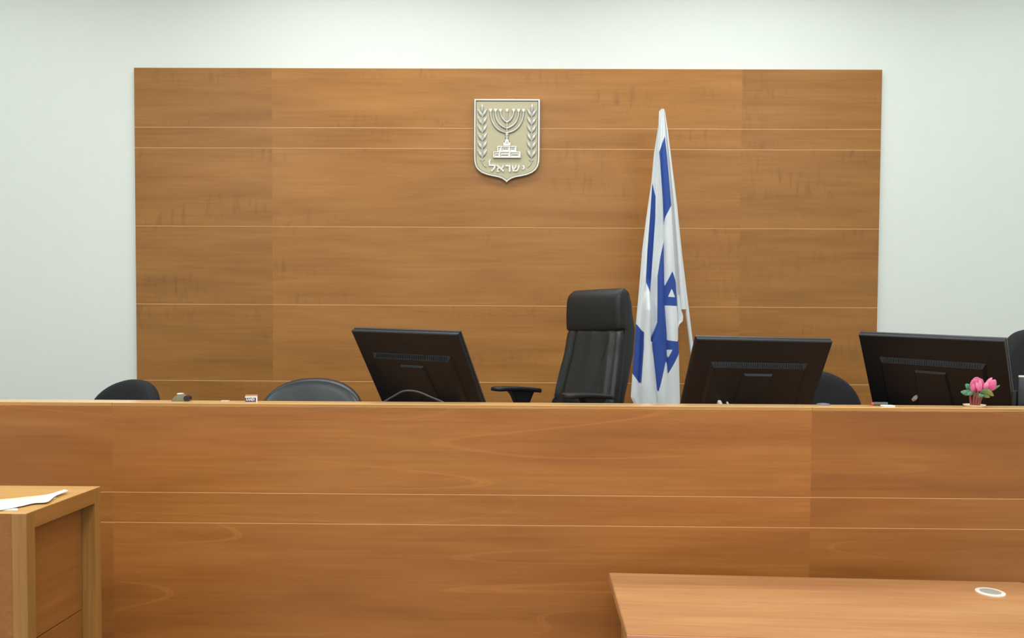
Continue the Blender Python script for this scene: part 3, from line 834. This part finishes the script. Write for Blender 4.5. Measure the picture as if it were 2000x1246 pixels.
gm = obj('grommet', lathe([(0.0415, 0.0), (0.0415, 0.003), (0.038, 0.0045), (0.030, 0.0045), (0.029, 0.0022), (0.0, 0.0022)], 40, (g.x, g.y, TB)), M['grommet_white'], tb, True, 40)
tag(gm, 'round white cable grommet')
obj('grommet_cap', lathe([(0.0285, 0.0), (0.0285, 0.0034), (0.026, 0.004), (0.0, 0.004)], 32, (g.x, g.y, TB + .0004)), M['grommet_grey'], gm, True, 40)

# ------------------------------------------------------------------ small things on the ledge
LZ = 1.297
def onledge(px, Y): return Vector((at(px, 790, Y).x, Y, LZ))
# small carton
q = onledge(491, 2.752)
ct = thing('carton', 'tiny white and navy printed carton with orange lid on the bench ledge', 'carton', q, math.radians(14))
cw, cd, chh = 0.0205, 0.010, 0.0195
obj('body', box(-cw, cw, -cd, cd, 0, chh, 0.0006, 1), M['carton'], ct)
obj('label_panel', box(-cw + .0004, cw - .004, -cd - .0006, -cd + .0002, 0.0005, chh - .005), M['navy'], ct)
obj('lid', box(-cw + .001, cw + .0006, -cd + .003, cd + .0006, chh + .0015, chh + .0035), M['orange'], ct)
obj('lid_gap', box(-cw + .002, cw - .001, -cd + .004, cd - .001, chh - .0002, chh + .0017), M['slot'], ct)
cu = bpy.data.curves.new('lettering', 'FONT'); cu.body = 'KANEX'; cu.size = 0.0135; cu.extrude = 0.0002; cu.align_x = 'CENTER'; cu.offset = 0.0003
tmp = bpy.data.objects.new('lettering', cu); C.objects.link(tmp); bpy.context.view_layer.update()
me = bpy.data.meshes.new_from_object(tmp.evaluated_get(bpy.context.evaluated_depsgraph_get())); bpy.data.objects.remove(tmp)
bm = bmesh.new(); bm.from_mesh(me); bpy.data.meshes.remove(me)
xs = [v.co.x for v in bm.verts]; sc_ = 0.030 / (max(xs) - min(xs))
bmesh.ops.transform(bm, matrix=Matrix.Translation((-0.002, -cd - 0.0009, 0.0035)) @ Matrix.Rotation(math.radians(90), 4, 'X') @ Matrix.Diagonal((sc_, 1.0, 1, 1)), verts=bm.verts)
obj('lettering', bm, M['carton'], ct)
# olive gadget with white cap and black roller
q = onledge(354, 2.75)
gd = thing('desk_gadget', 'small olive rounded gadget with white cap and black end on the bench ledge', 'gadget', q)
s_ = 2.75 / 1500
prof = [(-17, 0), (-14, 5), (-10, 9.5), (-5, 12.5), (0, 14), (4, 14), (7, 11), (9, 8.5), (9, 0)]
obj('body', prism([(x * s_, z * s_) for x, z in prof], -0.012, 0.012, bev=0.0015), M['olive'], gd, True, 40)
obj('cap', box(-6 * s_, 3 * s_, -0.010, 0.010, 13.2 * s_, 15.5 * s_, 0.001, 1), M['carton'], gd)
obj('roller', tube([(13 * s_, -0.013, 5.6 * s_), (13 * s_, 0.013, 5.6 * s_)], 5.4 * s_, 20, 1), M['black_plastic'], gd, True, 40)
# paper slip
q = onledge(440, 2.765)
tag(obj('paper_slip', box(-0.014, 0.014, -0.006, 0.006, 0, 0.002, 0.0006, 1), M['pale'], None, False, 35, q), 'thin pale slip lying flat on the bench ledge beside the carton', 'paper')
# round lid
q = onledge(1608, 2.765)
tag(obj('round_lid', lathe([(0.024, 0), (0.024, 0.002), (0.019, 0.005), (0.010, 0.0066), (0.0, 0.007)], 32), M['mauve'], None, True, 40, q), 'low round mauve grey lid on the ledge beside the middle monitor', 'lid')
# pen with red tip, white card
q = onledge(1716, 2.752)
mk = thing('marker_pen', 'stubby dark grey marker with red end lying on the ledge', 'pen', q, math.radians(-4))
obj('barrel', tube([(-0.018, 0, .0065), (0.03, 0, .0065)], 0.0063, 14, 1), M['grey'], mk, True, 40)
obj('cap', tube([(-0.025, 0, .006), (-0.0185, 0, .006)], 0.0052, 12, 1), M['red'], mk, True, 40)
q = onledge(1734, 2.722)
bm = box(-0.020, 0.020, -0.014, 0.014, 0, 0.0045, 0.001, 1)
tag(obj('paper_card', bm, M['white_paper'], None, False, 35, q), 'small white folded card on the ledge beside the stubby marker', 'card')
# saucer and flower
q = onledge(1903, 2.735)
tag(obj('saucer', lathe([(0.0, 0.0015), (0.026, 0.0015), (0.028, 0.0), (0.034, 0.004), (0.0355, 0.0075), (0.0365, 0.008), (0.0350, 0.0073), (0.030, 0.004), (0.0, 0.0035)], 40), M['saucer'], None, True, 50, q), 'small round cream saucer under the pink flower on the ledge', 'saucer')
fl = thing('flower', 'small pink artificial flower with green leaves and reddish stems on a saucer', 'flower', (q.x + .004, q.y, LZ + .004))
f = 2.735 / 1500
FX = 1905.0
def fp(px, py, d=0.0): return Vector(((px - FX) * f, d, (796 - py) * f - 0.004))
for k, (x0, x1, y1, d) in enumerate(((1896, 1893, 771, -.004), (1899, 1900, 765, -.008), (1902, 1905, 768, -.011), (1906, 1911, 772, -.010), (1910, 1917, 774, -.006), (1904, 1908, 764, .004), (1908, 1913, 766, .006), (1898, 1896, 767, .003))):
    obj('stem', tube([fp(x0, 793.5, d * .8), fp((x0 + x1) / 2 - 1, 782, d), fp(x1, y1, d), fp(x1 + (1 if x1 < 1905 else -1), y1 - 8, d * .5)], lambda t: 0.0042 - 0.0014 * t, 8, 4), M['stem'], fl, True)
def petal(name, base, tip, width, d0, d1, mat, cup=0.004, bend=0.0):
    b_ = bmesh.new(); A, B = fp(*base), fp(*tip); ax = (B - A); L_ = ax.length; ax.normalize(); nx = Vector((-ax.z, 0, ax.x))
    rowsF, rowsK = [], []
    for i in range(10):
        t = i / 9; hw = width * (1.3 if mat != 'leaf' else 1.45) * f / 2 * (math.sin(math.pi * min(1, t * .93 + .05)) ** .7)
        rf, rk = [], []
        for k in range(7):
            u = k / 3 - 1
            c = A + ax * L_ * t + nx * (hw * u + bend * f * math.sin(math.pi * t)); c.y = d0 + (d1 - d0) * t - cup * (1 - u * u) * math.sin(math.pi * t) + 0.0006 * math.sin(9 * u + 5 * t)
            rf.append(b_.verts.new(c)); rk.append(b_.verts.new(c + Vector((0, .0011, 0))))
        rowsF.append(rf); rowsK.append(rk)
    for i in range(9):
        for k in range(6):
            b_.faces.new((rowsF[i][k], rowsF[i][k + 1], rowsF[i + 1][k + 1], rowsF[i + 1][k])); b_.faces.new((rowsK[i][k], rowsK[i + 1][k], rowsK[i + 1][k + 1], rowsK[i][k + 1]))
        b_.faces.new((rowsF[i][0], rowsF[i + 1][0], rowsK[i + 1][0], rowsK[i][0])); b_.faces.new((rowsF[i][6], rowsK[i][6], rowsK[i + 1][6], rowsF[i + 1][6]))
    b_.faces.new(rowsF[0] + rowsK[0][::-1]); b_.faces.new(rowsF[-1][::-1] + rowsK[-1])
    o = obj(name, b_, M[mat], fl, True, 60)
    A2 = Vector(A); A2.y = 0; ax2 = ax
    vals = [max(0.0, min(1.0, (Vector((v.co.x, 0, v.co.z)) - A2).dot(ax2) / L_)) for v in o.data.vertices]
    o.data.attributes.new('along', 'FLOAT', 'POINT').data.foreach_set('value', np.array(vals, np.float32))
    return o
def flora(name, base, tip, speck, sscale):
    m, nt, b = nodes(name)
    an = N(nt, 'ShaderNodeAttribute', attribute_name='along'); mx = N(nt, 'ShaderNodeMix', data_type='RGBA')
    mx.inputs[6].default_value = (*lin(base), 1); mx.inputs[7].default_value = (*lin(tip), 1)
    nt.links.new(an.outputs['Fac'], mx.inputs[0])
    tc = N(nt, 'ShaderNodeTexCoord'); nz = N(nt, 'ShaderNodeTexNoise'); nz.inputs['Scale'].default_value = sscale; nz.inputs['Detail'].default_value = 3
    nt.links.new(tc.outputs['Object'], nz.inputs['Vector'])
    cr = N(nt, 'ShaderNodeValToRGB'); cr.color_ramp.elements[0].position = 0.45; cr.color_ramp.elements[1].position = 0.62
    nt.links.new(nz.outputs['Fac'], cr.inputs[0])
    m2 = N(nt, 'ShaderNodeMix', data_type='RGBA'); m2.inputs[7].default_value = (*lin(speck), 1)
    ml = N(nt, 'ShaderNodeMath', operation='MULTIPLY'); ml.inputs[1].default_value = 0.55
    nt.links.new(cr.outputs[0], ml.inputs[0]); nt.links.new(ml.outputs[0], m2.inputs[0]); nt.links.new(mx.outputs[2], m2.inputs[6])
    nt.links.new(m2.outputs[2], b.inputs['Base Color']); b.inputs['Roughness'].default_value = 0.6
    return m
M['petal'] = flora('petal_pink', (196, 36, 88), (232, 124, 170), (216, 70, 122), 160)
M['petal_edge'] = flora('petal_light_pink', (214, 62, 116), (242, 160, 196), (230, 120, 166), 160)
M['leaf'] = flora('leaf_green', (38, 76, 48), (112, 164, 124), (52, 92, 62), 190)
M['leaf_yellow'] = flora('leaf_olive', (70, 92, 46), (142, 148, 78), (96, 104, 46), 190)
petal('petal', (1909, 765), (1904, 738), 20, .004, -.004, 'petal')
petal('petal', (1909, 765), (1896, 743), 17, .002, -.008, 'petal')
petal('petal', (1908, 766), (1893, 752), 12, -.003, -.012, 'petal', .004, 2)
petal('petal', (1912, 765), (1914, 741), 12, .002, -.004, 'petal')
petal('petal', (1908, 765), (1901, 747), 6, -.012, -.014, 'petal_edge', .002)
petal('petal', (1911, 764), (1908, 743), 6, -.011, -.013, 'petal_edge', .002)
petal('petal', (1919, 763), (1923, 747), 8, -.010, -.012, 'petal_edge')
petal('petal', (1922, 757), (1934, 739), 7, -.002, -.006, 'petal_edge')
petal('petal', (1923, 765), (1940, 743), 14, -.004, -.008, 'petal', .005, -2)
petal('leaf', (1899, 766), (1872, 767), 8, -.004, -.014, 'leaf', .003, 2)
petal('leaf', (1900, 765), (1883, 752), 8, .002, -.006, 'leaf', .003)
petal('leaf', (1901, 766), (1884, 772), 6, -.006, -.014, 'leaf', .003)
petal('leaf', (1900, 764), (1890, 756), 8, -.002, -.010, 'leaf', .003, -2)
petal('leaf', (1898, 770), (1916, 773), 7, -.006, -.014, 'leaf', .003, -3)
petal('leaf', (1904, 765), (1920, 768), 7, -.002, -.010, 'leaf', .003, 2)
petal('leaf', (1910, 764), (1934, 774), 9, -.010, -.018, 'leaf_yellow', .004, 3)
petal('leaf', (1914, 771), (1928, 777), 6, -.008, -.014, 'leaf_yellow', .003)
petal('leaf', (1924, 766), (1953, 754), 4, .006, .004, 'leaf', .002, -2)
# upright device at the right edge
dq = at(1988, 760, 2.86); hz = at(1990, 736, 2.86).z - 1.16
dv = thing('desk_device', 'black upright device with pale top rim cut by the right frame edge', 'device', (dq.x, 2.86, 1.16), math.radians(-33))
obj('body', box(0, 0.13, 0, 0.045, 0.0005, hz, 0.006, 2), M['monitor_edge'], dv, True, 30)
obj('top_rim', box(0.0005, 0.13, -0.001, 0.046, hz - 0.002, hz + 0.004, 0.0025, 2), M['pale'], dv, True, 30)
obj('side_knob', box(-0.020, -0.0005, 0.008, 0.04, 0.0005, at(1980, 764, 2.86).z - 1.16, 0.004, 1), M['black_plastic'], dv, True, 30)
# cable arching behind the left monitor
cb = bmesh.new()
cpts = [(748, 786, 2.98), (770, 773, 2.96), (785, 765, 2.95), (800, 763, 2.94), (820, 766.5, 2.93), (845, 777, 2.92), (866, 786, 2.91), (885, 800, 2.90)]
tube([at(x, y, Y) for x, y, Y in cpts] + [Vector((at(900, 800, 2.89).x, 2.89, 1.165))], 0.0035, 10, 6, cb)
tag(obj('monitor_cable', cb, M['cable'], None, True, 60), 'grey cable arching up under the monitor left of the tall chair', 'cable')
